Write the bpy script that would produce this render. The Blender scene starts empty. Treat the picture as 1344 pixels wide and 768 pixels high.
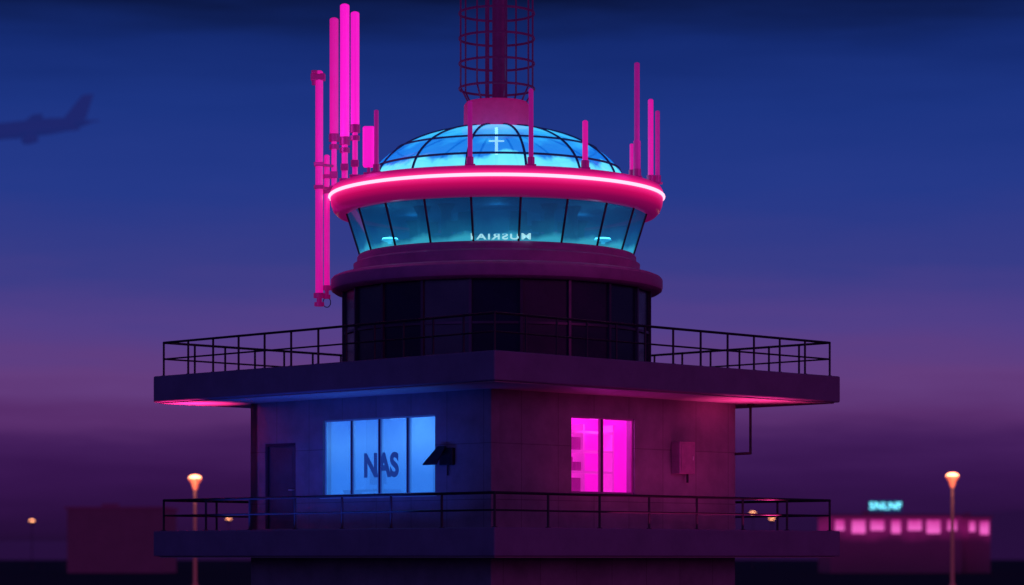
import bpy, bmesh, math, random
from mathutils import Vector, Matrix
random.seed(7)
S = bpy.context.scene
C = S.collection
R = math.radians
F, D, E, HY, CXP = 3540.0, 70.8, 2.0, 732.0, 672.0
TX = -0.40

def lin(r, g, b):
    def f(v):
        v /= 255.0
        return v/12.92 if v <= .04045 else ((v+.055)/1.055)**2.4
    return (f(r), f(g), f(b), 1.0)

# ------------------------------------------------------------ materials
def mat(name, col, rough=.6, metal=0., emis=None, es=0., noise=.0, nscale=3., bump=0., bscale=20., spec=.5, stretch=(1,1,1)):
    m = bpy.data.materials.new(name); m.use_nodes = True
    nt = m.node_tree; p = nt.nodes['Principled BSDF']
    p.inputs['Base Color'].default_value = (*col[:3], 1)
    p.inputs['Roughness'].default_value = rough
    p.inputs['Metallic'].default_value = metal
    p.inputs['Specular IOR Level'].default_value = spec
    if emis:
        p.inputs['Emission Color'].default_value = (*emis[:3], 1)
        p.inputs['Emission Strength'].default_value = es
    tc = nt.nodes.new('ShaderNodeTexCoord')
    mp = nt.nodes.new('ShaderNodeMapping'); mp.inputs['Scale'].default_value = stretch
    nt.links.new(tc.outputs['Object'], mp.inputs['Vector'])
    if noise > 0:
        n = nt.nodes.new('ShaderNodeTexNoise'); n.inputs['Scale'].default_value = nscale
        n.inputs['Detail'].default_value = 8; n.inputs['Roughness'].default_value = .62
        nt.links.new(mp.outputs[0], n.inputs['Vector'])
        cr = nt.nodes.new('ShaderNodeValToRGB')
        cr.color_ramp.elements[0].position = .3; cr.color_ramp.elements[1].position = .72
        cr.color_ramp.elements[0].color = (*[c*(1-noise) for c in col[:3]], 1)
        cr.color_ramp.elements[1].color = (*[min(1, c*(1+noise*.6)) for c in col[:3]], 1)
        nt.links.new(n.outputs['Fac'], cr.inputs[0]); nt.links.new(cr.outputs[0], p.inputs['Base Color'])
        mr = nt.nodes.new('ShaderNodeMapRange'); mr.inputs['To Min'].default_value = max(.03, rough-.12); mr.inputs['To Max'].default_value = min(1, rough+.15)
        nt.links.new(n.outputs['Fac'], mr.inputs['Value']); nt.links.new(mr.outputs[0], p.inputs['Roughness'])
    if bump > 0:
        n2 = nt.nodes.new('ShaderNodeTexNoise'); n2.inputs['Scale'].default_value = bscale; n2.inputs['Detail'].default_value = 5
        nt.links.new(mp.outputs[0], n2.inputs['Vector'])
        b = nt.nodes.new('ShaderNodeBump'); b.inputs['Strength'].default_value = bump; b.inputs['Distance'].default_value = .02
        nt.links.new(n2.outputs['Fac'], b.inputs['Height']); nt.links.new(b.outputs[0], p.inputs['Normal'])
    return m

def emit(name, col, s):
    m = bpy.data.materials.new(name); m.use_nodes = True
    nt = m.node_tree; p = nt.nodes['Principled BSDF']
    p.inputs['Base Color'].default_value = (*[c*.3 for c in col[:3]], 1)
    p.inputs['Emission Color'].default_value = (*col[:3], 1); p.inputs['Emission Strength'].default_value = s
    return m

def ramp_z(nt, stops, z0, z1, noise=0, nscale=2.):
    tc = nt.nodes.new('ShaderNodeTexCoord'); sx = nt.nodes.new('ShaderNodeSeparateXYZ')
    nt.links.new(tc.outputs['Object'], sx.inputs[0])
    mr = nt.nodes.new('ShaderNodeMapRange'); mr.inputs['From Min'].default_value = z0; mr.inputs['From Max'].default_value = z1
    nt.links.new(sx.outputs['Z'], mr.inputs['Value'])
    cr = nt.nodes.new('ShaderNodeValToRGB'); els = cr.color_ramp.elements
    els[0].position, els[0].color = stops[0]; els[1].position, els[1].color = stops[-1]
    for pos, c in stops[1:-1]:
        e = els.new(pos); e.color = c
    src = mr.outputs[0]
    if noise:
        n = nt.nodes.new('ShaderNodeTexNoise'); n.inputs['Scale'].default_value = nscale; n.inputs['Detail'].default_value = 3
        nt.links.new(tc.outputs['Object'], n.inputs['Vector'])
        ma = nt.nodes.new('ShaderNodeMath'); ma.operation = 'MULTIPLY_ADD'; ma.inputs[1].default_value = noise
        sb = nt.nodes.new('ShaderNodeMath'); sb.operation = 'SUBTRACT'; sb.inputs[1].default_value = .5
        nt.links.new(n.outputs['Fac'], sb.inputs[0]); nt.links.new(sb.outputs[0], ma.inputs[0]); nt.links.new(src, ma.inputs[2])
        src = ma.outputs[0]
    nt.links.new(src, cr.inputs[0])
    return cr.outputs[0]

def zglow(name, stops, z0, z1, base=(.1,.1,.1), rough=.4, es=1., noise=0., nscale=2., clear=0):
    """a material with light painted into its emission, varying with height on the object"""
    m = bpy.data.materials.new(name); m.use_nodes = True
    nt = m.node_tree; p = nt.nodes['Principled BSDF']
    p.inputs['Base Color'].default_value = (*base[:3], 1); p.inputs['Roughness'].default_value = rough
    nt.links.new(ramp_z(nt, stops, z0, z1, noise, nscale), p.inputs['Emission Color'])
    p.inputs['Emission Strength'].default_value = es
    if clear:
        t = nt.nodes.new('ShaderNodeBsdfTransparent'); mx = nt.nodes.new('ShaderNodeMixShader'); mx.inputs[0].default_value = clear
        nt.links.new(p.outputs[0], mx.inputs[1]); nt.links.new(t.outputs[0], mx.inputs[2]); nt.links.new(mx.outputs[0], nt.nodes['Material Output'].inputs['Surface'])
    return m

def glass(name, tint, fac_clear, emis=None, es=0., rough=.05, zst=None):
    m = bpy.data.materials.new(name); m.use_nodes = True
    nt = m.node_tree; p = nt.nodes['Principled BSDF']; out = nt.nodes['Material Output']
    p.inputs['Base Color'].default_value = (*[t*.2 for t in tint[:3]], 1); p.inputs['Roughness'].default_value = rough
    if emis:
        p.inputs['Emission Color'].default_value = (*emis[:3], 1); p.inputs['Emission Strength'].default_value = es
    if zst:
        nt.links.new(ramp_z(nt, *zst), p.inputs['Emission Color']); p.inputs['Emission Strength'].default_value = es
    t = nt.nodes.new('ShaderNodeBsdfTransparent'); t.inputs[0].default_value = (*tint[:3], 1)
    mx = nt.nodes.new('ShaderNodeMixShader'); mx.inputs[0].default_value = fac_clear
    nt.links.new(p.outputs[0], mx.inputs[1]); nt.links.new(t.outputs[0], mx.inputs[2]); nt.links.new(mx.outputs[0], out.inputs['Surface'])
    return m

def wall_mat(name, col):
    m = mat(name, col, .75, noise=.3, nscale=1.3, bump=.25, bscale=30)
    nt = m.node_tree; p = nt.nodes['Principled BSDF']
    tc = nt.nodes.new('ShaderNodeTexCoord'); mp = nt.nodes.new('ShaderNodeMapping')
    mp.inputs['Rotation'].default_value = (R(90), 0, 0); mp.inputs['Location'].default_value = (.25, .7, 0)
    nt.links.new(tc.outputs['Object'], mp.inputs['Vector'])
    b = nt.nodes.new('ShaderNodeTexBrick'); b.offset = 0; b.inputs['Scale'].default_value = 1
    b.inputs['Brick Width'].default_value = 1.28; b.inputs['Row Height'].default_value = 1.35
    b.inputs['Mortar Size'].default_value = .010; b.inputs['Mortar Smooth'].default_value = .2
    b.inputs['Color1'].default_value = (1,1,1,1); b.inputs['Color2'].default_value = (.9,.9,.9,1); b.inputs['Mortar'].default_value = (.5,.5,.5,1)
    nt.links.new(mp.outputs[0], b.inputs['Vector'])
    old = p.inputs['Base Color'].links[0].from_socket
    mx = nt.nodes.new('ShaderNodeMix'); mx.data_type = 'RGBA'; mx.blend_type = 'MULTIPLY'; mx.inputs[0].default_value = 1
    nt.links.new(old, mx.inputs[6]); nt.links.new(b.outputs['Color'], mx.inputs[7]); nt.links.new(mx.outputs[2], p.inputs['Base Color'])
    return m

M = {}
M['wall'] = wall_mat('painted wall panels', (.27,.24,.29))
M['slab'] = mat('slab concrete', (.25,.19,.30), .7, noise=.2, nscale=1.1, bump=.15, bscale=25)
M['soffit'] = mat('soffit paint', (.42,.36,.4), .6, noise=.2, nscale=.8)
M['trim'] = mat('purple painted trim', (.55,.16,.38), .45, noise=.2, nscale=2)
M['dark'] = mat('dark metal', (.035,.03,.045), .45, .6, noise=.3, nscale=6)
M['rail'] = mat('railing metal', (.03,.028,.04), .5, .5, noise=.3, nscale=8)
M['darkglass'] = mat('dark tinted glazing', (.012,.012,.045), .25, 0, noise=.3, nscale=1., spec=.25)
M['mullion'] = mat('glazing bar', (.07,.03,.08), .4, .2, noise=.2)
M['frameblue'] = mat('pale blue window frame', (.3,.36,.45), .4, .1, lin(25,60,140), .35, noise=.15)  # blue window light on the frame put into emission
M['framepink'] = mat('dark pink window frame', (.25,.1,.2), .4, .1, lin(110,8,90), .3, noise=.15)  # magenta window light on the frame put into emission
M['ring'] = zglow('fascia with painted neon glow', [(0, lin(85,4,65)), (.22, lin(130,5,75)), (.42, lin(200,8,90)), (.56, lin(250,30,125)), (.66, lin(255,95,165)), (.76, lin(250,34,135)), (.88, lin(175,10,100)), (1, lin(120,8,85))], 8.9+E, 9.72+E, (.4,.03,.15), .3, .9)  # neon spill above and below the tube painted as emission by height
M['neon'] = emit('neon tube', (1.0,.50,.66), 1.6)
M['rib'] = mat('dome rib', (.03,.04,.10), .4, .4, lin(10,24,70), .6, noise=.2)  # soft blue dome glow on the ribs put into emission
M['dome'] = zglow('lit dome glazing', [(0, lin(120,232,245)), (.22, lin(90,212,242)), (.29, lin(10,105,205)), (.50, lin(10,98,200)), (.60, lin(35,150,228)), (.82, lin(60,185,238)), (1, lin(25,135,215))], 9.6+E, 11.4+E, (.02,.06,.12), .12, 1.35, noise=.5, nscale=1.3, clear=.15)  # inner light and bright bottom row painted as emission by height
M['domehighlight'] = emit('dome highlight glow', (.5,.92,1.), 4.0)  # glow of the added cross that gives the dome its highlight
M['pinkpaint'] = mat('steel with painted pink light', (.6,.14,.38), .4, .1, lin(190,12,105), .3, noise=.2, nscale=4)  # pink light on the collar steel put into emission
M['ant_hot'] = mat('antenna radome painted strong glow', (.75,.3,.65), .35, 0, lin(255,12,200), .85, noise=.1, nscale=5)  # strongest magenta light on antennas painted as emission
M['ant_mid'] = mat('antenna tube painted mid glow', (.6,.2,.5), .4, 0, lin(240,12,165), .62, noise=.15, nscale=5)  # medium magenta light on antennas painted as emission
M['ant_dim'] = mat('antenna tube painted dim glow', (.45,.16,.4), .45, 0, lin(190,15,145), .42, noise=.15, nscale=5)  # weaker magenta light on antennas painted as emission
M['clamp'] = mat('antenna clamp', (.3,.1,.25), .4, .4, lin(180,10,125), .28, noise=.2, nscale=9)  # magenta light on the clamps put into emission
M['cage'] = mat('mast cage steel', (.09,.03,.09), .5, .3, lin(75,10,72), .3, noise=.3, nscale=6)  # faint magenta light on the cage put into emission
M['cabglass'] = glass('cab glazing', (.45,.78,1.), .52, es=1.0, zst=([(0, lin(60,185,210)), (.16, lin(20,105,145)), (.5, lin(10,68,112)), (1, lin(8,46,86))], 7.9+E, 9.0+E, .5, 1.2))  # cab light painted on the glass as emission, brighter near the sill
M['cabin'] = mat('cab interior with painted teal light', (.18,.38,.5), .6, 0, lin(12,72,110), .3, noise=.2)  # teal cab light on ceiling and core put into emission
M['cabdark'] = mat('cab furniture', (.03,.07,.11), .5, 0, noise=.2)
M['cyanlamp'] = emit('cyan lamp', (.3,.97,1.0), 12.0)
M['cyanscreen'] = emit('cyan screen', (.1,.7,.8), 1.6)
M['letters'] = emit('lit lettering', (.4,.85,.95), .85)
M['roomblue'] = mat('blue lit room paint', (.45,.6,.75), .8, 0, lin(55,130,230), .5, noise=.12, nscale=1)  # blue room light added to the paint as emission
M['roompink'] = mat('magenta lit room paint', (.75,.35,.7), .8, 0, lin(235,10,205), .6, noise=.12, nscale=1)  # magenta room light added to the paint as emission
M['paneblue'] = glass('blue lit pane', (.75,.88,1.), .55, es=.8, zst=([(0, lin(50,125,220)), (.5, lin(75,150,240)), (1, lin(40,100,220))], 2.0+E, 3.7+E, .35, .8))  # blue room glow painted on the glass as emission by height
M['panepink'] = glass('pink lit pane', (1.,.8,1.), .8, lin(225,25,190), .7)  # magenta room glow put into the glass as emission
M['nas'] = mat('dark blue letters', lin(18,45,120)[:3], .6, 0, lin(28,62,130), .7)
M['furnblue'] = mat('office furniture', (.3,.4,.6), .5, 0, lin(40,100,200), .35, noise=.2)  # blue room light on the furniture put into emission
M['furnpink'] = mat('shelf board', (.8,.5,.75), .6, 0, lin(235,70,210), .5, noise=.1)  # magenta room light on the shelves put into emission
M['carton'] = mat('cardboard carton', (.3,.06,.22), .8, 0, lin(120,5,95), .3, noise=.3)  # magenta room light on the cartons put into emission
M['door'] = mat('door paint', (.10,.09,.13), .5, .1, noise=.25, nscale=2)
M['box'] = mat('grey enclosure paint', (.45,.22,.36), .45, .1, noise=.2, nscale=5)
M['white'] = mat('white plastic', (.7,.7,.7), .4, 0)
M['asphalt'] = mat('dark asphalt', (.03,.027,.035), .95, noise=.4, nscale=.08, bump=.3, bscale=4, spec=.2)
M['apron'] = mat('concrete apron', (.08,.07,.09), .85, noise=.35, nscale=.2, bump=.2, bscale=6)
M['hill'] = mat('far hills', (.03,.02,.04), .95, 0, lin(40,15,60), .8, noise=.3, nscale=.01)  # distance haze painted as purple emission
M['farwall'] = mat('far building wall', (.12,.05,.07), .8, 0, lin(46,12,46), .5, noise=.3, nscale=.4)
M['farwallpink'] = zglow('far wall with painted pink light', [(0, lin(30,7,32)), (.55, lin(55,10,50)), (.8, lin(140,24,105)), (1, lin(110,18,80))], 0, 7.2, (.12,.05,.08), .8, .6, noise=.3, nscale=.3)  # pink light on the wall painted as emission, darker towards the ground
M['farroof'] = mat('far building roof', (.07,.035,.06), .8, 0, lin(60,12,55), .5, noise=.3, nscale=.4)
M['farpink'] = zglow('pink lit shop window', [(0, lin(225,60,165)), (.5, lin(250,105,205)), (1, lin(190,35,135))], 4.4, 7.0, (.3,.1,.2), .5, .95, noise=.6, nscale=.5)
M['farcyan'] = emit('cyan sign tube', (.2,.85,1.), 2.6)
M['signback'] = mat('sign backing', (.02,.05,.1), .6, 0, lin(8,60,120), .4)
M['pole'] = mat('lamp pole', (.3,.15,.16), .5, .3, lin(110,40,60), .3, noise=.2)  # warm lamp light on the pole put into emission
M['poledark'] = mat('far lamp pole', (.05,.03,.05), .6, .3, noise=.2)
M['amber'] = emit('amber lamp glass', (1.,.30,.15), 6.0)
M['amberfar'] = emit('far amber lamp glass', (1.,.36,.16), 6.0)
M['amberhead'] = mat('lamp head', (.6,.3,.2), .5, 0, lin(250,105,75), 1.0)  # glow around the lamp put into the head's emission
M['plane'] = mat('aeroplane with painted haze', (.015,.015,.02), .9, 0, lin(25,38,106), 1.0)  # distance haze painted as emission close to the sky colour

# ------------------------------------------------------------ mesh helpers
class MB:
    def __init__(s): s.bm = bmesh.new()
    def box(s, x0, x1, y0, y1, z0, z1, bev=0, mtx=None):
        bm = s.bm
        vs = [bm.verts.new((x, y, z)) for x in (x0, x1) for y in (y0, y1) for z in (z0, z1)]
        fs = [bm.faces.new([vs[i] for i in f]) for f in ((0,1,3,2),(4,6,7,5),(0,4,5,1),(2,3,7,6),(0,2,6,4),(1,5,7,3))]
        if mtx: bmesh.ops.transform(bm, matrix=mtx, verts=vs)
        if bev: bmesh.ops.bevel(bm, geom=list({e for f in fs for e in f.edges}), offset=bev, segments=2, affect='EDGES', profile=.5)
        return s
    def tube(s, p0, p1, r0, r1=None, seg=12):
        bm = s.bm; p0 = Vector(p0); p1 = Vector(p1); r1 = r0 if r1 is None else r1
        d = (p1-p0).normalized(); a = d.orthogonal().normalized(); b = d.cross(a)
        A = []; B = []
        for i in range(seg):
            t = 2*math.pi*i/seg; o = a*math.cos(t)+b*math.sin(t)
            A.append(bm.verts.new(p0+o*r0)); B.append(bm.verts.new(p1+o*r1))
        for i in range(seg):
            j = (i+1) % seg; f = bm.faces.new((A[i], A[j], B[j], B[i])); f.smooth = True
        bm.faces.new(A[::-1]); bm.faces.new(B)
        return s
    def path(s, pts, r, seg=10):
        for a, b in zip(pts[:-1], pts[1:]): s.tube(a, b, r, seg=seg)
        for p in pts[1:-1]: s.ball(p, r, 8)
        return s
    def ball(s, c, r, seg=12, sc=(1,1,1)):
        m = Matrix.Translation(c) @ Matrix.Diagonal((r*sc[0], r*sc[1], r*sc[2], 1))
        g = bmesh.ops.create_uvsphere(s.bm, u_segments=seg, v_segments=max(6, seg//2), radius=1, matrix=m)
        for v in g['verts']:
            for f in v.link_faces: f.smooth = True
        return s
    def lathe(s, prof, seg=96, c=(0,0), smooth=True, closed=False):
        bm = s.bm; rings = []
        for r, z in prof:
            if r < 1e-5: rings.append([bm.verts.new((c[0], c[1], z))])
            else: rings.append([bm.verts.new((c[0]+r*math.cos(2*math.pi*i/seg), c[1]+r*math.sin(2*math.pi*i/seg), z)) for i in range(seg)])
        prs = list(zip(rings[:-1], rings[1:]))
        if closed: prs.append((rings[-1], rings[0]))
        for A, B in prs:
            if len(A) == 1 and len(B) == 1: continue
            for i in range(seg):
                j = (i+1) % seg
                if len(A) == 1: f = bm.faces.new((A[0], B[j], B[i]))
                elif len(B) == 1: f = bm.faces.new((A[i], A[j], B[0]))
                else: f = bm.faces.new((A[i], A[j], B[j], B[i]))
                f.smooth = smooth
        return s
    def quadslab(s, pts, n, t):
        n = Vector(n).normalized()*t
        a = [s.bm.verts.new(Vector(p)) for p in pts]; b = [s.bm.verts.new(Vector(p)+n) for p in pts]
        k = len(pts)
        s.bm.faces.new(a[::-1]); s.bm.faces.new(b)
        for i in range(k): s.bm.faces.new((a[i], a[(i+1)%k], b[(i+1)%k], b[i]))
        return s
    def mesh(s, name, m):
        bm = s.bm; bmesh.ops.recalc_face_normals(bm, faces=bm.faces)
        for e in bm.edges:
            if len(e.link_faces) == 2 and e.calc_face_angle(0) > R(38): e.smooth = False
        me = bpy.data.meshes.new(name); bm.to_mesh(me); bm.free(); me.materials.append(m); return me
    def build(s, name, m, parent=None, loc=(0,0,0), rot=0):
        return link(name, s.mesh(name, m), parent, loc, rot)

def link(name, me, parent=None, loc=(0,0,0), rot=0):
    o = bpy.data.objects.new(name, me); C.objects.link(o); o.location = loc
    o.rotation_euler = rot if isinstance(rot, tuple) else (0, 0, rot)
    if parent: o.parent = parent
    return o
def tag(o, label, cat, group=None):
    o['label'] = label; o['category'] = cat
    if group: o['group'] = group
    return o
def thing(name, label, cat, loc=(0,0,0), rotz=0, group=None):
    o = bpy.data.objects.new(name, None); C.objects.link(o); o.location = loc; o.rotation_euler = (0,0,rotz)
    o.empty_display_size = .3
    return tag(o, label, cat, group)
def struct(o): o['kind'] = 'structure'; return o
def textmesh(s, size, m, ext=.01, bold=0.0, mirror=False, sp=1.08):
    cu = bpy.data.curves.new('lettering', 'FONT'); cu.body = s; cu.size = size; cu.extrude = ext; cu.offset = bold
    cu.align_x = 'CENTER'; cu.align_y = 'CENTER'; cu.space_character = sp
    o = bpy.data.objects.new('tmp', cu); C.objects.link(o)
    bpy.context.view_layer.update()
    me = bpy.data.meshes.new_from_object(o.evaluated_get(bpy.context.evaluated_depsgraph_get()))
    bpy.data.objects.remove(o); me.materials.clear(); me.materials.append(m)
    if mirror:
        for v in me.vertices: v.co.x = -v.co.x
        me.flip_normals()
    return me

# ------------------------------------------------------------ setting
g = MB(); g.box(-4000, 4000, -300, 6000, -1, 0); struct(g.build('ground', M['asphalt']))
g = MB(); g.box(-16, 16, -16, 16, -.2, .03, .02); struct(g.build('paved_apron', M['apron']))
def hillband(Y, hmax, seed, x0, x1):
    random.seed(seed); m = MB(); n = 140; ph = [random.uniform(0, 6.28) for _ in range(6)]
    tops = []
    for i in range(n+1):
        t = i/n; x = x0+(x1-x0)*t
        h = hmax*(.55+.2*math.sin(t*9+ph[0])+.12*math.sin(t*21+ph[1])+.06*math.sin(t*47+ph[2])+.03*math.sin(t*120+ph[3]))
        tops.append((m.bm.verts.new((x, Y, -.5)), m.bm.verts.new((x, Y+120, h)), m.bm.verts.new((x, Y+700, -.5))))
    for a, b in zip(tops[:-1], tops[1:]):
        for k in (0, 1):
            f = m.bm.faces.new((a[k], b[k], b[k+1], a[k+1])); f.smooth = True
    return struct(m.build('hills', M['hill']))
hillband(2200, 66, 3, -1500, 1500)

# ------------------------------------------------------------ tower
b = 6.36; WX = -.1; DB = D-b
tower = thing('control_tower', 'airport control tower with neon pink roof ring, cyan glass cab and square base', 'control tower', (TX, 0, 0))
zl0, zl1 = E+.02, E+.70      # lower balcony slab
zu0, zu1 = E+4.06, E+4.76    # upper balcony slab
fcx = TX+WX
def onface(side, px, y=None):
    p = px-CXP
    s = (F*fcx-p*DB)/(F+p) if side == 'L' else (F*fcx-p*DB)/(p-F)
    lx = s*math.sqrt(2)
    z = None if y is None else E+(HY-y)*(DB+s)/F
    return (-lx if side == 'L' else lx), z
def rect(side, x0, x1, y0, y1):
    a, za = onface(side, x0, y0); c, zc = onface(side, x1, y0)
    _, zb = onface(side, x0, y1); _, zd = onface(side, x1, y1)
    return min(a, c), max(a, c), (zb+zd)/2, (za+zc)/2
ROT = {'L': R(-45), 'R': R(45)}
FO = (WX, -b, 0)
L = b*math.sqrt(2); T = .28
winL = rect('L', 424, 571, 548, 650)
winR = rect('R', 750, 833, 548, 648)
doorL = rect('L', 348, 388, 582, 694); doorL = (doorL[0], doorL[1], zl1+.05, doorL[3])
def wallgrid(mb, x0, x1, z0, z1, holes, t=T):
    xs = sorted({x0, x1, *[h[0] for h in holes], *[h[1] for h in holes]})
    zs = sorted({z0, z1, *[h[2] for h in holes], *[h[3] for h in holes]})
    for a, c in zip(xs[:-1], xs[1:]):
        for p, q in zip(zs[:-1], zs[1:]):
            mx, mz = (a+c)/2, (p+q)/2
            if any(h[0] < mx < h[1] and h[2] < mz < h[3] for h in holes): continue
            mb.box(a, c, 0, t, p, q)
m = MB(); wallgrid(m, -L, 0, zl1, zu0, [winL, doorL]); o = m.build('wall', M['wall'], tower, FO, ROT['L']); o['label'] = 'blue lit left wall with door and wide window'
m = MB(); wallgrid(m, T, L, zl1, zu0, [winR]); o = m.build('wall', M['wall'], tower, FO, ROT['R']); o['label'] = 'dark magenta right wall with narrow window'
m = MB(); m.box(T, L-T, 0, T, zl1, zu0); m.build('wall', M['wall'], tower, (WX+b, 0, 0), R(135))
m = MB(); m.box(0, L, 0, T, zl1, zu0); m.build('wall', M['wall'], tower, (WX, b, 0), R(-135))
m = MB(); h = L/2; m.box(-h, h, -h, h, 0, zl0, .02); m.build('base_wall', M['wall'], tower, (WX, 0, 0), R(45))
a2 = 9.02*math.sqrt(2)/2
def slab(z0, z1, name, lab):
    m = MB(); m.box(-a2, a2, -a2, a2, z0+.012, z1, .035); o = m.build(name, M['slab'], tower, (0,0,0), R(45)); o['label'] = lab
    m = MB(); m.box(-a2+.12, a2-.12, -a2+.12, a2-.12, z0-.02, z0+.05); m.build('soffit', M['soffit'], o)
    return o
slab(zl0, zl1, 'balcony_slab', 'lower square balcony slab')
slab(zu0, zu1, 'balcony_slab', 'upper square balcony slab with pink lit underside')

def window(side, r, n, mframe, mpane, lab):
    x0, x1, z0, z1 = r; fr = .045
    m = MB()
    m.box(x0+.003, x1-.003, .05, .13, z1-fr, z1-.003); m.box(x0+.003, x1-.003, .05, .13, z0+.003, z0+fr)
    m.box(x0+.003, x0+fr, .05, .13, z0+fr, z1-fr); m.box(x1-fr, x1-.003, .05, .13, z0+fr, z1-fr)
    w = m.build('window', mframe, tower, FO, ROT[side]); w['label'] = lab
    step = (x1-x0)/n
    for i in range(n):
        a = x0+step*i+(fr if i == 0 else .05); c = x0+step*(i+1)-(fr if i == n-1 else .05)
        m = MB(); m.box(a, c, .085, .095, z0+fr, z1-fr); m.build('pane', mpane, w)
        if i:
            m = MB(); xx = x0+step*i; m.box(xx-.05, xx-.034, .05, .14, z0+fr, z1-fr); m.box(xx+.034, xx+.05, .05, .14, z0+fr, z1-fr); m.build('mullion', mframe, w)
            m = MB(); m.box(xx-.033, xx+.033, .065, .14, z0+fr, z1-fr); m.build('mullion', M['mullion'], w)
    m = MB(); m.box(x0-.06, x1+.06, -.07, .05, z0-.06, z0-.002, .01); m.build('sill', mframe, w)
    return w
wl = window('L', winL, 4, M['frameblue'], M['paneblue'], 'wide blue lit window of four panes')
wr = window('R', winR, 2, M['framepink'], M['panepink'], 'magenta lit window of two panes')
# NAS lettering on the glass
nx, nz = onface('L', 497, 612)
o = link('lettering', textmesh('NAS', .80, M['nas'], .004, .034, sp=1.02), wl, (nx, .078, nz), (R(90), 0, 0)); o.scale = (.84, 1, 1)
# rooms behind
def room(side, r, mt, depth, pad):
    x0, x1, z0, z1 = r; m = MB(); x0 -= pad; x1 += pad; zf = zl1+.02; zc = min(z1+.35, zu0-.04)
    y0, y1 = T+.003, T+depth; t = .05
    m.box(x0, x1, y1, y1+t, zf, zc); m.box(x0-t, x0, y0, y1, zf, zc); m.box(x1, x1+t, y0, y1, zf, zc)
    m.box(x0, x1, y0, y1, zc, zc+t*.5); m.box(x0, x1, y0, y1, zf-t*.2, zf)
    return m.build('room_interior', mt, tower, FO, ROT[side])
room('L', winL, M['roomblue'], 1.5, .35)
room('R', winR, M['roompink'], 1.3, .5)
# door
x0, x1, z0, z1 = doorL
m = MB(); m.box(x0+.003, x0+.07, .03, .16, z0, z1-.003); m.box(x1-.07, x1-.003, .03, .16, z0, z1-.003); m.box(x0+.07, x1-.07, .03, .16, z1-.07, z1-.003)
m.build('door_frame', M['mullion'], tower, FO, ROT['L'])
m = MB(); m.box(x0+.075, x1-.075, .08, .13, z0, z1-.075, .006)
for q in (0, 1):
    zz = z0+.2+q*1.0; m.box(x0+.2, x1-.2, .068, .082, zz, zz+.8, .005)
dr = m.build('door', M['door'], tower, FO, ROT['L'])
m = MB(); m.tube((x1-.16, .08, z0+1.0), (x1-.16, .01, z0+1.0), .015); m.tube((x1-.16, .015, z0+1.0), (x1-.30, .015, z0+1.0), .014); m.build('handle', M['white'], dr)

# drum with dark glazing
N = 20; ST = 2*math.pi/N
m = MB(); m.lathe([(3.85, zu1), (3.85, E+6.93)], 60); m.build('drum_core', M['dark'], tower)
def panel_mesh(name, rb, rt, z0, z1, mt, gap=.0, t=.02):
    m = MB(); ha = ST/2
    def P(r, z, s): return (s*(r*math.sin(ha)-gap), -r*math.cos(ha), z)
    m.quadslab([P(rb, z0, -1), P(rb, z0, 1), P(rt, z1, 1), P(rt, z1, -1)], (0, 1, 0), t); return m.mesh(name, mt)
pu = panel_mesh('drum_pane', 4.0, 4.0, E+5.86, E+6.92, M['darkglass'], .03)
pl = panel_mesh('drum_pane', 4.0, 4.0, zu1+.25, E+5.80, M['darkglass'], .03)
m = MB(); m.box(-.035, .035, -4.07, -3.96, zu1, E+6.93); mu = m.mesh('drum_mullion', M['mullion'])
for i in range(N):
    link('drum_pane', pu, tower, rot=i*ST); link('drum_pane', pl, tower, rot=i*ST); link('drum_mullion', mu, tower, rot=(i+.5)*ST)
m = MB(); m.lathe([(3.9, zu1+.001), (4.10, zu1+.001), (4.10, zu1+.22), (4.04, zu1+.26), (3.9, zu1+.26)], 80, closed=True)
m.build('drum_band', M['mullion'], tower)
m = MB(); m.lathe([(3.92, E+5.80), (4.03, E+5.80), (4.03, E+5.86), (3.92, E+5.86)], 80, closed=True); m.build('drum_band', M['mullion'], tower)
m = MB(); m.lathe([(3.7, E+6.92), (4.24, E+6.92), (4.33, E+6.98), (4.35, E+7.05), (4.35, E+7.25), (4.30, E+7.31), (4.2, E+7.35), (3.76, E+7.40), (3.6, E+7.40)], 128, closed=True)
m.build('cornice_ring', M['trim'], tower)
m = MB(); m.lathe([(3.2, E+7.402), (3.74, E+7.402), (3.76, E+7.66), (3.70, E+7.70), (3.66, E+7.72), (3.66, E+7.84), (3.62, E+7.90), (3.2, E+7.90)], 128, closed=True)
m.build('cab_base', M['trim'], tower)
# cab glazing
RB, RT, ZB, ZT = 3.60, 3.96, E+7.90, E+9.02
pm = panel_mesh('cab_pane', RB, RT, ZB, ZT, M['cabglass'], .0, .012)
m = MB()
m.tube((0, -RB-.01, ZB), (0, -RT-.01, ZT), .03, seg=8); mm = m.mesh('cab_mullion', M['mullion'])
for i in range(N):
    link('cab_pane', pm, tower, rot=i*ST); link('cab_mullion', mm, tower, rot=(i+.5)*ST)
m = MB(); m.lathe([(0, ZT-.03), (3.7, ZT-.03), (3.7, ZT), (0, ZT)], 64); m.build('cab_ceiling', M['cabin'], tower)
m = MB(); m.lathe([(0, E+7.905), (3.5, E+7.905), (3.5, E+7.93), (0, E+7.93)], 64); m.build('cab_floor', M['cabdark'], tower)
m = MB(); m.lathe([(1.15, E+7.93), (1.15, ZT-.03)], 40); m.build('cab_core', M['cabin'], tower)
for a_ in (-48, -30, 32, 50, 120, 240):
    x, y = 2.55*math.sin(R(a_)), -2.55*math.cos(R(a_))
    m = MB(); m.lathe([(.13, E+7.93), (.13, E+8.8), (.24, ZT-.03)], 20, c=(x, y)); m.build('cab_column', M['cabdark'], tower)
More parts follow.
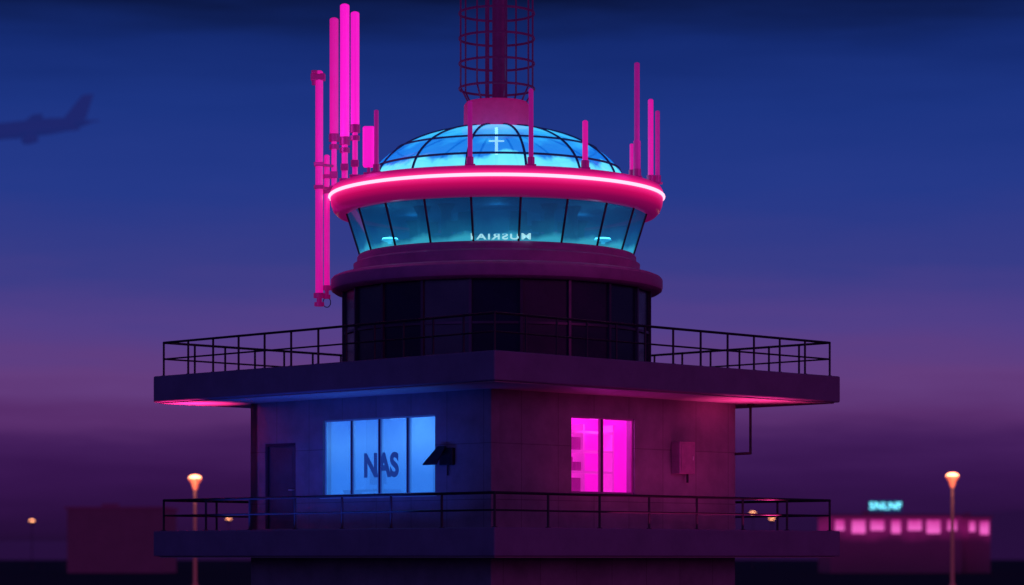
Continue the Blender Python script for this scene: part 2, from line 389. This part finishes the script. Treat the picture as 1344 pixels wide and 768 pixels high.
# mirrored sign text inside front panes
o = link('lettering', textmesh('MUSRIA1', .23, M['letters'], .006, .005, mirror=True, sp=1.2), tower, (.10, -3.62, E+7.995), (R(72), 0, 0)); o.scale = (1.5, 1, 1)
# roof ring
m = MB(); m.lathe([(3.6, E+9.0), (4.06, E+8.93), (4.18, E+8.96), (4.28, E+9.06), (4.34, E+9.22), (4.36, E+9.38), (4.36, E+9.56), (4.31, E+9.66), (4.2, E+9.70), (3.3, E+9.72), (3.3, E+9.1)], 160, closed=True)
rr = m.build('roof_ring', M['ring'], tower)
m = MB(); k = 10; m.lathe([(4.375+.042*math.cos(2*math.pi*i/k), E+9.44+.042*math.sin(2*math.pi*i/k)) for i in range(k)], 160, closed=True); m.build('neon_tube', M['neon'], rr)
# dome
da, dc, dz = 3.42, 1.74, E+9.55
def dp(th, k=1.0): return (da*math.cos(th)*k, dz+dc*math.sin(th)*k)
m = MB(); m.lathe([dp(R(90)*i/14*.86) for i in range(15)], 96); dome = m.build('dome', M['dome'], tower)
rm = MB()
pts = [dp(R(90)*i/16*.86, 1.004) for i in range(17)]
for (r0, z0), (r1, z1) in zip(pts[:-1], pts[1:]): rm.tube((0, -r0, z0), (0, -r1, z1), .034, seg=6)
rme = rm.mesh('rib', M['rib'])
for i in range(14): link('rib', rme, dome, rot=(i+.5)*2*math.pi/14)
for th in (20, 40):
    r0, z0 = dp(R(th), 1.004); m = MB(); m.lathe([(r0+.032*math.cos(2*math.pi*i/6), z0+.032*math.sin(2*math.pi*i/6)) for i in range(6)], 96, closed=True); m.build('hoop', M['rib'], dome)
t = thing('highlight_cross', 'thin pale glowing cross added inside the blue dome to give its highlight', 'lamp', (TX, -1.5, E+9.75))  # added glowing cross standing in for a highlight on the dome
m = MB(); m.box(-.04,.04,-.04,.04,0,.60,.01); m.build('stem', M['rib'], t)
m = MB(); m.box(-.04,.04,-.045,-.01,.60,1.30,.012); m.box(-.20,.20,-.05,-.015,.93,.97,.01); m.build('glow_bars', M['domehighlight'], t)

# mast on top of the dome
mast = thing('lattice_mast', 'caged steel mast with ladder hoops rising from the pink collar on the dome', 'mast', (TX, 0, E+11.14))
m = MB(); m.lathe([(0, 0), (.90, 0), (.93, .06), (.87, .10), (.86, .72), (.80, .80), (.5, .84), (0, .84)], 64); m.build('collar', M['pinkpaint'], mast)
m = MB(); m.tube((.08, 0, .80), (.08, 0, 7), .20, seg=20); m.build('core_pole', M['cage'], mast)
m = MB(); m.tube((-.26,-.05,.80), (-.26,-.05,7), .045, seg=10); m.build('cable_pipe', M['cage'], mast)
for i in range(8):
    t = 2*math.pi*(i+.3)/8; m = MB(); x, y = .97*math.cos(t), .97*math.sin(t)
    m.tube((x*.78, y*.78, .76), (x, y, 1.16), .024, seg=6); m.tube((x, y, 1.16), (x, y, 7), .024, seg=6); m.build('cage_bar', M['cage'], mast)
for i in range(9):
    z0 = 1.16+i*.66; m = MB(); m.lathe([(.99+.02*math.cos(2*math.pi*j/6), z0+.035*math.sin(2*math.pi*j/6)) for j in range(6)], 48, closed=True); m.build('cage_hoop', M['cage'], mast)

# ------------------------------------------------------------ railings
def railing(label, hd, z, ht, nb, mids, pr, rr_):
    t = thing('balcony_railing', label, 'railing', (TX, 0, z), group=None)
    cs = [(0,-hd), (hd,0), (0,hd), (-hd,0)]
    for nm, zz, r in [('top_rail', ht, rr_)]+[('middle_rail', q, rr_*.7) for q in mids]:
        for i in range(4):
            a, c = cs[i], cs[(i+1)%4]
            m = MB(); m.tube((a[0], a[1], zz), (c[0], c[1], zz), r, seg=8); m.ball((a[0], a[1], zz), r, 8); m.build(nm, M['rail'], t)
    m = MB(); m.tube((0,0,0), (0,0,ht), pr, seg=8); m.tube((0,0,0), (0,0,.02), pr*2.2, seg=10); pm = m.mesh('post', M['rail'])
    for i in range(4):
        a, c = cs[i], cs[(i+1)%4]
        for k in range(nb):
            f = k/nb; link('post', pm, t, (a[0]+(c[0]-a[0])*f, a[1]+(c[1]-a[1])*f, 0))
    return t
railing('dark metal railing around the upper balcony at the foot of the dark glass drum', 8.74, zu1, .88, 12, [.45], .028, .032)
railing('dark metal railing around the lower balcony in front of the lit windows', 8.74, zl1, .80, 7, [.40], .030, .034)

# ------------------------------------------------------------ things on the walls
def facept(side, px, y, off=0):
    lx, z = onface(side, px, y); v = Vector((lx, off, 0)); v.rotate(Matrix.Rotation(ROT[side], 3, 'Z'))
    return Vector((TX+FO[0], FO[1], 0))+v+Vector((0,0,z))
p = facept('L', 584, 600)
t = thing('wall_light', 'dark hooded flood light fixed to the blue wall right of the wide window', 'wall light', p, ROT['L'])
m = MB(); m.box(-.10,.36,-.10,-.002,-.20,.22,.01); m.build('housing', M['dark'], t)
m = MB(); m.quadslab([(-.36,-.40,-.20),(.12,-.40,-.20),(.14,-.10,.24),(-.14,-.10,.24)], (0,-.3,.6), .03); m.build('hood', M['dark'], t)
m = MB(); m.tube((.15,-.05,-.20),(.15,-.05,-.45),.02); m.build('conduit', M['dark'], t)
p = facept('R', 891, 602)
t = thing('electrical_box', 'pink lit metal enclosure fixed to the dark wall right of the magenta window', 'electrical box', p, ROT['R'])
m = MB(); m.box(-.30,.30,-.30,-.002,-.40,.42,.02); m.build('enclosure', M['box'], t)
m = MB(); m.box(-.25,.25,-.315,-.302,-.34,.36,.006); d = m.build('door_panel', M['box'], t)
m = MB(); m.box(.17,.20,-.335,-.317,-.05,.06,.004); m.build('latch', M['white'], d)
m = MB(); m.tube((.2,-.12,-.40),(.2,-.12,-.62),.03); m.build('conduit', M['dark'], t)
t = thing('drain_pipe', 'thin dark pipe bent under the balcony beside the right corner of the tower base', 'pipe', (TX, 0, 0))
X = (985-CXP)/50-TX
m = MB(); m.path([(X, 0, zu0-.03), (X, 0, E+2.74), (X-.42, 0, E+2.72)], .035); m.build('pipe', M['dark'], t)
m = MB(); m.tube((X, 0, zu0-.08), (X, 0, zu0-.021), .09); m.build('flange', M['dark'], t)

# office things
cx = (winL[0]+winL[1])/2
def inroom(side, lx, dy, z):
    v = Vector((lx, dy, 0)); v.rotate(Matrix.Rotation(ROT[side], 3, 'Z')); return Vector((TX+FO[0], FO[1], 0))+v+Vector((0,0,z))
t = thing('filing_cabinet', 'pale blue cabinet seen through the right panes of the wide window', 'cabinet', inroom('L', winL[1]-.75, 1.1, zl1+.03), ROT['L'])
m = MB(); m.box(-.5,.5,0,.45,0,1.7,.01); m.build('carcass', M['furnblue'], t)
for k in range(4): m = MB(); m.box(-.46,.46,-.02,-.002,.08+k*.41,.45+k*.41,.006); m.build('drawer', M['furnblue'], t)
t = thing('office_desk', 'blue lit desk behind the two left panes of the wide window', 'desk', inroom('L', winL[0]+1.0, .8, zl1+.03), ROT['L'])
m = MB(); m.box(-.8,.8,-.3,.3,.95,1.0,.01); m.build('desk_top', M['furnblue'], t)
for q in (-.75,.75): m = MB(); m.box(q-.03,q+.03,-.28,.28,0,.95); m.build('leg', M['furnblue'], t)
t = thing('desk_monitor', 'computer monitor standing on the blue lit desk behind the window', 'monitor', inroom('L', winL[0]+1.2, .8, zl1+1.035), ROT['L'])
m = MB(); m.box(-.3,.3,-.02,.03,.12,.5,.01); m.build('screen', M['furnblue'], t)
m = MB(); m.box(-.03,.03,.0,.03,0,.14); m.box(-.12,.12,-.08,.1,0,.015); m.build('stand', M['furnblue'], t)
sx = winR[0]+.75
t = thing('shelf_unit', 'magenta lit shelving behind the two pane window', 'shelves', inroom('R', sx, .75, zl1+.03), ROT['R'])
zz0 = winR[2]-zl1-.03
for q in (-.78, .28, 1.35): m = MB(); m.box(q-.025,q+.025,-.2,.2,0,zz0+1.75); m.build('upright', M['furnpink'], t)
sh = [zz0+.0, zz0+.52, zz0+1.04, zz0+1.52]
for s_ in sh: m = MB(); m.box(-.755,.255,-.2,.2,s_,s_+.06); m.box(.305,1.325,-.2,.2,s_,s_+.06); m.build('shelf', M['furnpink'], t)
names = ['long low carton on the bottom shelf behind the magenta window', 'wide dark carton on the second shelf behind the magenta window', 'dark carton on the third shelf up behind the magenta window', 'small carton right of the others on the second shelf behind the magenta window']
for (xa, xb, s_, hh), nm in zip([(-.7,.2,sh[0],.34), (-.70,-.08,sh[1],.34), (-.5,.2,sh[2],.32), (.02,.22,sh[1],.22)], names):
    c0 = (xa+xb)/2; w = (xb-xa)/2
    t2 = thing('carton', nm, 'box', inroom('R', sx+c0, .75, zl1+.03+s_+.062), ROT['R'])
    m = MB(); m.box(-w,w,-.16,.14,0,hh,.008); m.build('carton_body', M['carton'], t2)
    m = MB(); m.box(-w*.98,w*.98,-.03,.01,hh+.001,hh+.004); m.box(-.03,.03,-.165,-.161,hh*.6,hh); m.build('tape', M['carton'], t2)

# cab furniture
def cabpos(a, r, z): return (TX+r*math.sin(R(a)), -r*math.cos(R(a)), z)
t = thing('control_console', 'curved console desk running round the inside of the cab windows', 'console', (TX, 0, E+7.93))
m = MB(); m.lathe([(2.75,0),(3.2,0),(3.28,.14),(2.9,.24),(2.75,.22)], 80, closed=True); m.build('desk_body', M['cabdark'], t)
for k, a in enumerate((-34,-20,22,36)):
    lab = ['leftmost small monitor on the console in the cyan cab', 'small monitor on the console left of the lit lettering', 'small monitor on the console right of the lit lettering', 'rightmost small monitor on the console in the cyan cab'][k]
    t = thing('console_monitor', lab, 'monitor', cabpos(a, 2.95, E+8.14), R(a))
    m = MB(); m.box(-.22,.22,-.02,.02,.08,.36,.01); m.build('casing', M['cabdark'], t)
    m = MB(); m.box(-.2,.2,.021,.024,.1,.34); m.build('screen', M['cyanscreen'], t)
    m = MB(); m.box(-.02,.02,-.01,.02,0,.1); m.build('stand', M['cabdark'], t)
for a, lab in ((-56,'round glowing cyan lamp low behind the left cab windows'), (56,'round glowing cyan lamp low behind the right cab windows')):
    t = thing('bowl_lamp', lab, 'lamp', cabpos(a, 3.28, E+8.02), 0)
    m = MB(); m.lathe([(0,0),(.06,0),(.06,.04),(.16,.07),(.24,.10),(.22,.11),(0,.09)], 28); m.build('bowl', M['cyanscreen'], t)
    m = MB(); m.lathe([(0,.10),(.21,.112),(.19,.15),(0,.18)], 28); m.build('lamp_glass', M['cyanlamp'], t)
for a, lab in ((-22,'high backed operator chair behind the left cab windows'), (16,'high backed operator chair behind the right cab windows')):
    t = thing('operator_chair', lab, 'chair', cabpos(a, 2.25, E+7.93), R(a))
    m = MB(); m.box(-.25,.25,-.25,.25,.42,.5,.03); m.build('seat', M['cabdark'], t)
    m = MB(); m.box(-.24,.24,.2,.28,.5,.92,.03); m.build('backrest', M['cabdark'], t)
    m = MB(); m.tube((0,0,.05),(0,0,.42),.035)
    for q in range(5): m.tube((0,0,.06),(.28*math.cos(q*1.2566),.28*math.sin(q*1.2566),.03),.02,seg=6)
    m.build('pedestal', M['cabdark'], t)

# ------------------------------------------------------------ antennas
def ringpos(px, Rr=4.1):
    Y = -2.
    for _ in range(20):
        X = (px-CXP)*(D+Y)/F-TX
        Y = -math.sqrt(max(0.0004, Rr*Rr-X*X))
    return X+TX, Y
def zat(y, Y): return E+(HY-y)*(D+Y)/F
ZR = E+9.70
def whip(px, w, ytop, label, mt, name='whip_antenna', ysleeve=None, Rr=4.08):
    X, Y = ringpos(px, Rr); r = w/2/50.; zt = zat(ytop, Y)-ZR
    t = thing(name, label, 'antenna', (X, Y, ZR))
    m = MB(); m.tube((0,0,0),(0,0,zt),r,seg=14); m.ball((0,0,zt),r,12,(1,1,.6)); m.build('pole', mt, t)
    m = MB(); m.box(-.13,.13,-.1,.1,.0,.04,.008); m.tube((0,0,.04),(0,0,.22),r*1.5,seg=14); m.build('mount', M['clamp'], t)
    if ysleeve:
        zs = zat(ysleeve, Y)-ZR; m = MB(); m.tube((0,0,.2),(0,0,zs),r*1.35,seg=14); m.build('sleeve', mt, t)
    return t
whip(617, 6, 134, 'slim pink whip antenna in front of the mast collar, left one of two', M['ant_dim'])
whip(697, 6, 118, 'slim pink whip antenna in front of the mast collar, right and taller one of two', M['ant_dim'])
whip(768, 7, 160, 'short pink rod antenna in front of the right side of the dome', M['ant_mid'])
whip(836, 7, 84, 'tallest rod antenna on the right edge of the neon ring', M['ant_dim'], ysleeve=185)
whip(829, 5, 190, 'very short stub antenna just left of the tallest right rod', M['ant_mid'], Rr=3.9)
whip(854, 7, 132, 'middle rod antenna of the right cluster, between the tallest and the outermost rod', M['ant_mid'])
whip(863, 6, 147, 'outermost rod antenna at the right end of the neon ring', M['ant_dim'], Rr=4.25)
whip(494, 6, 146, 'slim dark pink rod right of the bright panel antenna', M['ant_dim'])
def sector(px, w, ytop, ymid, wl_, label, mt, cat='antenna'):
    X, Y = ringpos(px, 4.15); zt = zat(ytop, Y)-ZR; zm = zat(ymid, Y)-ZR; r = w/100.
    t = thing('tube_antenna', label, cat, (X, Y, ZR))
    m = MB(); m.tube((0,0,zm),(0,0,zt),r,seg=18); m.ball((0,0,zt),r,14,(1,1,.5)); m.build('radome', mt, t)
    m = MB(); m.tube((0,0,0),(0,0,zm),wl_/100.,seg=12); m.build('pole', M['ant_mid'], t)
    m = MB(); m.tube((0,0,zm-.16),(0,0,zm+.04),r*1.18,seg=18); m.build('coupling', M['clamp'], t)
    m = MB(); m.tube((0,0,zm-.36),(0,0,zm-.24),r*1.1,seg=18); m.build('coupling', M['clamp'], t)
    m = MB(); m.box(-.14,.14,-.12,.12,0,.05,.008); m.build('mount', M['clamp'], t)
    m = MB(); m.box(-.1,.1,-.14,-.06,.25,.42,.01); m.build('junction_box', M['clamp'], t)
    return t
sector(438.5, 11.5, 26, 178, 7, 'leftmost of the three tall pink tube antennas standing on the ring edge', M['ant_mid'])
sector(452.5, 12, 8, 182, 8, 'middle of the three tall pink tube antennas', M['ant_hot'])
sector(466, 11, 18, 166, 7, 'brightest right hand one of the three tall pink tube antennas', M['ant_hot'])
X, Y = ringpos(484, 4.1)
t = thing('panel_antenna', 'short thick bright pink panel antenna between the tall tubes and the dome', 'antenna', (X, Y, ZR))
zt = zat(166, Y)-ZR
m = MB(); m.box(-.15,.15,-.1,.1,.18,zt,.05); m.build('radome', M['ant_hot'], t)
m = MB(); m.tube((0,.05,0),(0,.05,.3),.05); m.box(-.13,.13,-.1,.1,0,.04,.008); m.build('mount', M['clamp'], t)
def hang(px, w, y0, y1, Y, label, arms, extras):
    X = (px-CXP)*(D+Y)/F; zb = zat(y1, Y); zt = zat(y0, Y); r = w/100.
    t = thing('hanging_antenna_pole', label, 'antenna pole', (X, Y, zb))
    H = zt-zb
    m = MB(); m.tube((0,0,.3),(0,0,H),r,seg=16); m.ball((0,0,H),r,12,(1,1,.5)); m.build('pole', M['ant_mid'], t)
    m = MB(); m.tube((0,0,.22),(0,0,.34),r*1.5,seg=14); m.tube((0,0,.02),(0,0,.22),r*.7,seg=12); m.tube((0,0,0),(0,0,.10),r*1.3,seg=14); m.build('end_clamp', M['clamp'], t)
    for ya in arms:
        za = zat(ya, Y)-zb
        tgt = Vector((TX-4.22, .0, 0)); a = Vector((0,0,za)); c = Vector((tgt.x-X, tgt.y-Y, za))
        m = MB(); m.tube(a, c, .035, seg=8); m.box(-r-.03, r+.03, -r-.03, r+.03, za-.05, za+.05, .01)
        m.tube(c, (c.x, c.y, za-.25), .035, seg=8); m.build('support_arm', M['clamp'], t)
    extras(t, H, r); return t
def exA(t, H, r):
    m = MB(); m.box(-.22,.16,-.1,.1,H-.22,H-.04,.02); m.box(-.2,-.04,-.12,.06,H-.04,H+.04,.02); m.build('top_bracket', M['clamp'], t)
    m = MB(); m.tube((-.14,-.05,H-.22),(-.14,-.05,H-.34),.05); m.build('camera_head', M['clamp'], t)
hang(419, 10, 95, 402, -.35, 'long outermost pink pole hanging left of the neon ring with a bracket on top', [216, 246], exA)
def exB(t, H, r):
    m = MB(); pts = [(.10*math.sin(2*math.pi*i/14), 0, -.12-.13*math.cos(2*math.pi*i/14)+.02) for i in range(15)]; m.path(pts, .012, 6); m.build('cable_loop', M['rail'], t)
hang(429, 7.5, 205, 392, -.1, 'shorter thinner pole hanging beside the long outermost pole with a cable loop at its foot', [232, 252], exB)

# ------------------------------------------------------------ far things
def at(px, y, dist): return Vector(((px-CXP)/F*dist, dist-D, E+(HY-y)/F*dist))
def lamp(px, y, dist, label, lit=0, s=1., group=None):
    p = at(px, y, dist); H = p.z; pm_ = M['pole'] if lit else M['poledark']
    t = thing('street_lamp', label, 'street lamp', (p.x, p.y, 0), group=group)
    k = 1 if lit else .5
    m = MB(); m.tube((0,0,0),(0,0,H-.55*s),.13*s*k,.09*s*k,seg=14); m.build('pole', pm_, t)
    m = MB(); m.tube((0,0,0),(0,0,.35),.24*s,.2*s,seg=14); m.build('pole_base', pm_, t)
    m = MB(); m.lathe([(.08*s,H-.75*s),(.16*s,H-.60*s),(.22*s,H-.35*s),(.42*s,H-.04*s),(.44*s,H),(0,H)],28); m.build('lamp_head', M['amberhead'] if lit else pm_, t)
    m = MB(); m.lathe([(.40*s,H+.004),(.38*s,H+.10*s),(.22*s,H+.19*s),(0,H+.22*s)],28); m.build('lamp_glass', M['amber'] if lit else M['amberfar'], t)
    if lit:
        l = bpy.data.lights.new('lamp_light', 'POINT'); l.energy = lit; l.color = (1,.5,.3); l.shadow_soft_size = .3
        lo = bpy.data.objects.new('lamp_light', l); C.objects.link(lo); lo.location = (p.x, p.y-.8, H+.6)
lamp(256, 628, 170, 'amber street lamp glowing left of the tower beyond the lower railing', 500)
lamp(1250, 625, 170, 'amber street lamp glowing at the right beside the pink lit building', 500)
for (px, y, lab) in ((42, 684, 'tiny far amber street lamp at the far left near the horizon'), (300, 681, 'tiny far amber street lamp seen through the left end of the lower railing'), (988, 674, 'brighter tiny far lamp seen through the right end of the lower railing'), (1013, 681, 'dimmer tiny far lamp just right of the brighter one behind the right railing')):
    lamp(px, y, 480, lab, 0, 1.05)

def farbuilding(x0, x1, ytop, dist, label, mt, win, seedv):
    a = at(x0, ytop, dist); c = at(x1, ytop, dist); H = a.z; W = c.x-a.x
    t = thing('airport_building', label, 'building', ((a.x+c.x)/2, a.y, 0))
    m = MB(); m.box(-W/2, W/2, 0, 14, 0, H-.3); m.build('wall', mt, t)
    m = MB(); m.box(-W/2-.3, W/2+.3, -.5, 14.4, H-.3, H, .05); m.box(-W*.2, -W*.05, 5, 8, H, H+.5, .05); m.build('roof', M['farroof'], t)
    if win:
        n = win; st = W/n
        for i in range(n):
            cxx = -W/2+st*(i+.5); k = .36 if i % 3 else .24
            m = MB(); m.box(cxx-st*k, cxx+st*k, -.06, -.005, H-2.1-(i % 2)*.4, H-.75); m.build('window', M['farpink'], t)
    return t
farbuilding(88, 214, 665, 350, 'low dark plain building at the left behind the railing', M['farwall'], 0, 1)
farbuilding(1090, 1262, 675, 350, 'low building at the right with a row of glowing pink windows', M['farwallpink'], 7, 2)
farbuilding(1268, 1300, 677, 356, 'small pink lit annex at the right end of the glowing building', M['farwallpink'], 2, 3)
p = at(1165, 664, 348)
t = thing('roof_sign', 'small cyan neon sign standing on the roof of the pink lit building', 'sign', (p.x, p.y+2, p.z))
m = MB(); m.box(-2.15,2.15,.02,.12,-.75,.75,.03); m.build('board', M['signback'], t)
for q in (-1.4,1.4): m = MB(); m.tube((q,.2,-1.3),(q,.2,.5),.06,seg=8); m.build('post', M['farroof'], t)
link('lettering', textmesh('SNLNF', 1.30, M['farcyan'], .03, .0, sp=1.12), t, (0,-.03,0), (R(90),0,0))

# aeroplane
p = at(44, 168, 1200)
t = thing('aeroplane', 'dim airliner silhouette in the dusk sky at the upper left', 'aeroplane', p)
t.rotation_euler = (R(16), R(-10), R(28)); t.scale = (1.3, 1.3, 1.3); ap = M['plane']
prof = [(0,-21),(1.2,-20.4),(2.2,-18.5),(2.8,-15),(2.8,6),(2.4,11),(1.4,17),(.5,20.5),(0,21)]
m = MB(); m.lathe(prof, 24); bmesh.ops.rotate(m.bm, verts=m.bm.verts, matrix=Matrix.Rotation(R(90), 3, 'Y')); m.build('fuselage', ap, t)
for s_ in (-1, 1):
    m = MB(); m.quadslab([(-7,1.5*s_,-1),(4,1.5*s_,-1),(10,18*s_,.8),(6.4,18*s_,.8)], (0,0,1), .7); m.build('wing', ap, t)
    m = MB(); m.lathe([(0,-2.2),(1.1,-2.6),(1.5,-2.2),(1.7,0),(1.1,2.8),(0,3)], 16); bmesh.ops.rotate(m.bm, verts=m.bm.verts, matrix=Matrix.Rotation(R(90), 3, 'Y')); bmesh.ops.translate(m.bm, verts=m.bm.verts, vec=(-4, 6.5*s_, -2.6)); m.box(-4.5,-1.5,6.4*s_-.15,6.4*s_+.15,-1.8,-.5); m.build('engine', ap, t)
    m = MB(); m.quadslab([(13,.4*s_,.6),(18.5,.4*s_,.6),(21,8*s_,1.2),(18.8,8*s_,1.2)], (0,0,1), .4); m.build('tailplane', ap, t)
m = MB(); m.quadslab([(10.5,-.2,1.6),(19,-.2,1.2),(22.5,-.2,9.5),(18.5,-.2,9.5)], (0,1,0), .5); m.build('tail_fin', ap, t)

# ------------------------------------------------------------ world
w = bpy.data.worlds.new('World'); S.world = w; w.use_nodes = True; nt = w.node_tree
bg = nt.nodes['Background']; tc = nt.nodes.new('ShaderNodeTexCoord'); sx_ = nt.nodes.new('ShaderNodeSeparateXYZ')
nt.links.new(tc.outputs['Generated'], sx_.inputs[0])
mp = nt.nodes.new('ShaderNodeMapping'); mp.inputs['Scale'].default_value = (7, 7, 60); nt.links.new(tc.outputs['Generated'], mp.inputs[0])
nz_ = nt.nodes.new('ShaderNodeTexNoise'); nz_.inputs['Scale'].default_value = 1.6; nz_.inputs['Detail'].default_value = 6; nz_.inputs['Roughness'].default_value = .55
nt.links.new(mp.outputs[0], nz_.inputs['Vector'])
a = nt.nodes.new('ShaderNodeMath'); a.operation = 'SUBTRACT'; a.inputs[1].default_value = .5; nt.links.new(nz_.outputs['Fac'], a.inputs[0])
a2_ = nt.nodes.new('ShaderNodeMath'); a2_.operation = 'MULTIPLY_ADD'; a2_.inputs[1].default_value = .024; nt.links.new(a.outputs[0], a2_.inputs[0]); nt.links.new(sx_.outputs['Z'], a2_.inputs[2])
mr = nt.nodes.new('ShaderNodeMapRange'); mr.inputs['From Max'].default_value = .26; nt.links.new(a2_.outputs[0], mr.inputs['Value'])
cr = nt.nodes.new('ShaderNodeValToRGB'); els = cr.color_ramp.elements
stops = [(0,(30,11,46)), (.0147,(42,15,62)), (.03,(54,21,77)), (.042,(66,30,90)), (.052,(88,46,108)), (.066,(99,61,126)), (.085,(82,63,136)), (.108,(56,60,136)), (.136,(37,57,137)), (.164,(28,52,130)), (.187,(20,42,112)), (.205,(10,20,58)), (.26,(14,20,62))]
els[0].position = 0; els[0].color = lin(*stops[0][1]); els[1].position = 1; els[1].color = lin(*stops[-1][1])
for z, c in stops[1:-1]:
    e = els.new(z/.26); e.color = lin(*c)
nt.links.new(mr.outputs[0], cr.inputs[0]); nt.links.new(cr.outputs[0], bg.inputs['Color']); bg.inputs['Strength'].default_value = 1.0

# ------------------------------------------------------------ lights
def sun(name, d, col, st, ang):
    l = bpy.data.lights.new(name, 'SUN'); l.energy = st; l.color = col; l.angle = R(ang)
    o = bpy.data.objects.new(name, l); C.objects.link(o); o.rotation_euler = Vector(d).to_track_quat('-Z', 'Y').to_euler(); return o
sun('fill_violet', (.5, .8, -.15), (.26,.14,1.), .18, 30)  # added violet fill sun brightening the tower, no visible source
sun('fill_magenta', (-.8, .6, -.12), (1.,.08,.66), .27, 25)  # added magenta fill sun for the right faces, no visible source
def pt(name, loc, col, e, size=.3):
    l = bpy.data.lights.new(name, 'POINT'); l.energy = e; l.color = col; l.shadow_soft_size = size
    o = bpy.data.objects.new(name, l); C.objects.link(o); o.location = loc; return o
def area(name, loc, d, col, e, sx, sy, spread=180):
    l = bpy.data.lights.new(name, 'AREA'); l.shape = 'RECTANGLE'; l.size = sx; l.size_y = sy; l.energy = e; l.color = col; l.spread = R(spread)
    o = bpy.data.objects.new(name, l); C.objects.link(o); o.location = loc; o.rotation_euler = Vector(d).to_track_quat('-Z', 'Y').to_euler(); return o
pt('room_lamp_blue', inroom('L', cx-.3, 1.0, winL[3]-.15), (.25,.6,1.), 45, .25)
pt('room_lamp_magenta', inroom('R', (winR[0]+winR[1])/2+.2, .4, winR[3]-.1), (1.,.08,.85), 45, .25)
for a_ in (0, 90, 180, 270): pt('cab_lamp', cabpos(a_, 2.2, E+8.8), (.12,.65,1.), 6, .2)
# added area lights tinting the soffits and walls, no visible fixtures
area('soffit_fill_left', (TX-7.9, -.1, zl1+.2), (-.02,0,1), (1.,.03,.24), 60, .4, .4, 48)
area('soffit_fill_right', (TX+6.9, -1.7, zl1+.2), (.0,-.05,1), (1.,.04,.26), 65, .9, .4, 70)
area('wall_fill_blue', tuple(inroom('L', cx-.8, -2.0, zl1+.15)), tuple(Vector((.45,.45,.75))), (.03,.09,1.), 58, 7.0, .4, 120)
bpy.data.objects['wall_fill_blue'].rotation_euler = (Matrix.Rotation(ROT['L'], 3, 'Z') @ Matrix.Rotation(R(150), 3, 'X')).to_euler()
area('wall_fill_red', tuple(inroom('R', 5.4, -1.8, zl1+.15)), (0,0,1), (1.,.04,.35), 22, 6., .4, 120)
bpy.data.objects['wall_fill_red'].rotation_euler = (Matrix.Rotation(ROT['R'], 3, 'Z') @ Matrix.Rotation(R(150), 3, 'X')).to_euler()
pt('antenna_fill_left', (TX-4.9, -2.5, E+10.8), (1.,.05,.7), 40, .4)  # added magenta point light brightening the left antennas
pt('antenna_fill_right', (TX+5.0, -2.5, E+10.6), (1.,.05,.7), 25, .4)  # added magenta point light brightening the right antennas

# ------------------------------------------------------------ camera
cd = bpy.data.cameras.new('Camera'); cam = bpy.data.objects.new('Camera', cd); C.objects.link(cam)
cam.location = (0, -D, E); cam.rotation_euler = (R(90), 0, 0)
cd.sensor_width = 36; cd.lens = F/1344*36; cd.shift_y = (HY-384)/1344; cd.clip_end = 12000; cd.clip_start = .5
cd.dof.use_dof = True; cd.dof.focus_distance = 66; cd.dof.aperture_fstop = .6
S.camera = cam
S.view_settings.view_transform = 'Standard'; S.view_settings.look = 'None'; S.view_settings.exposure = 0
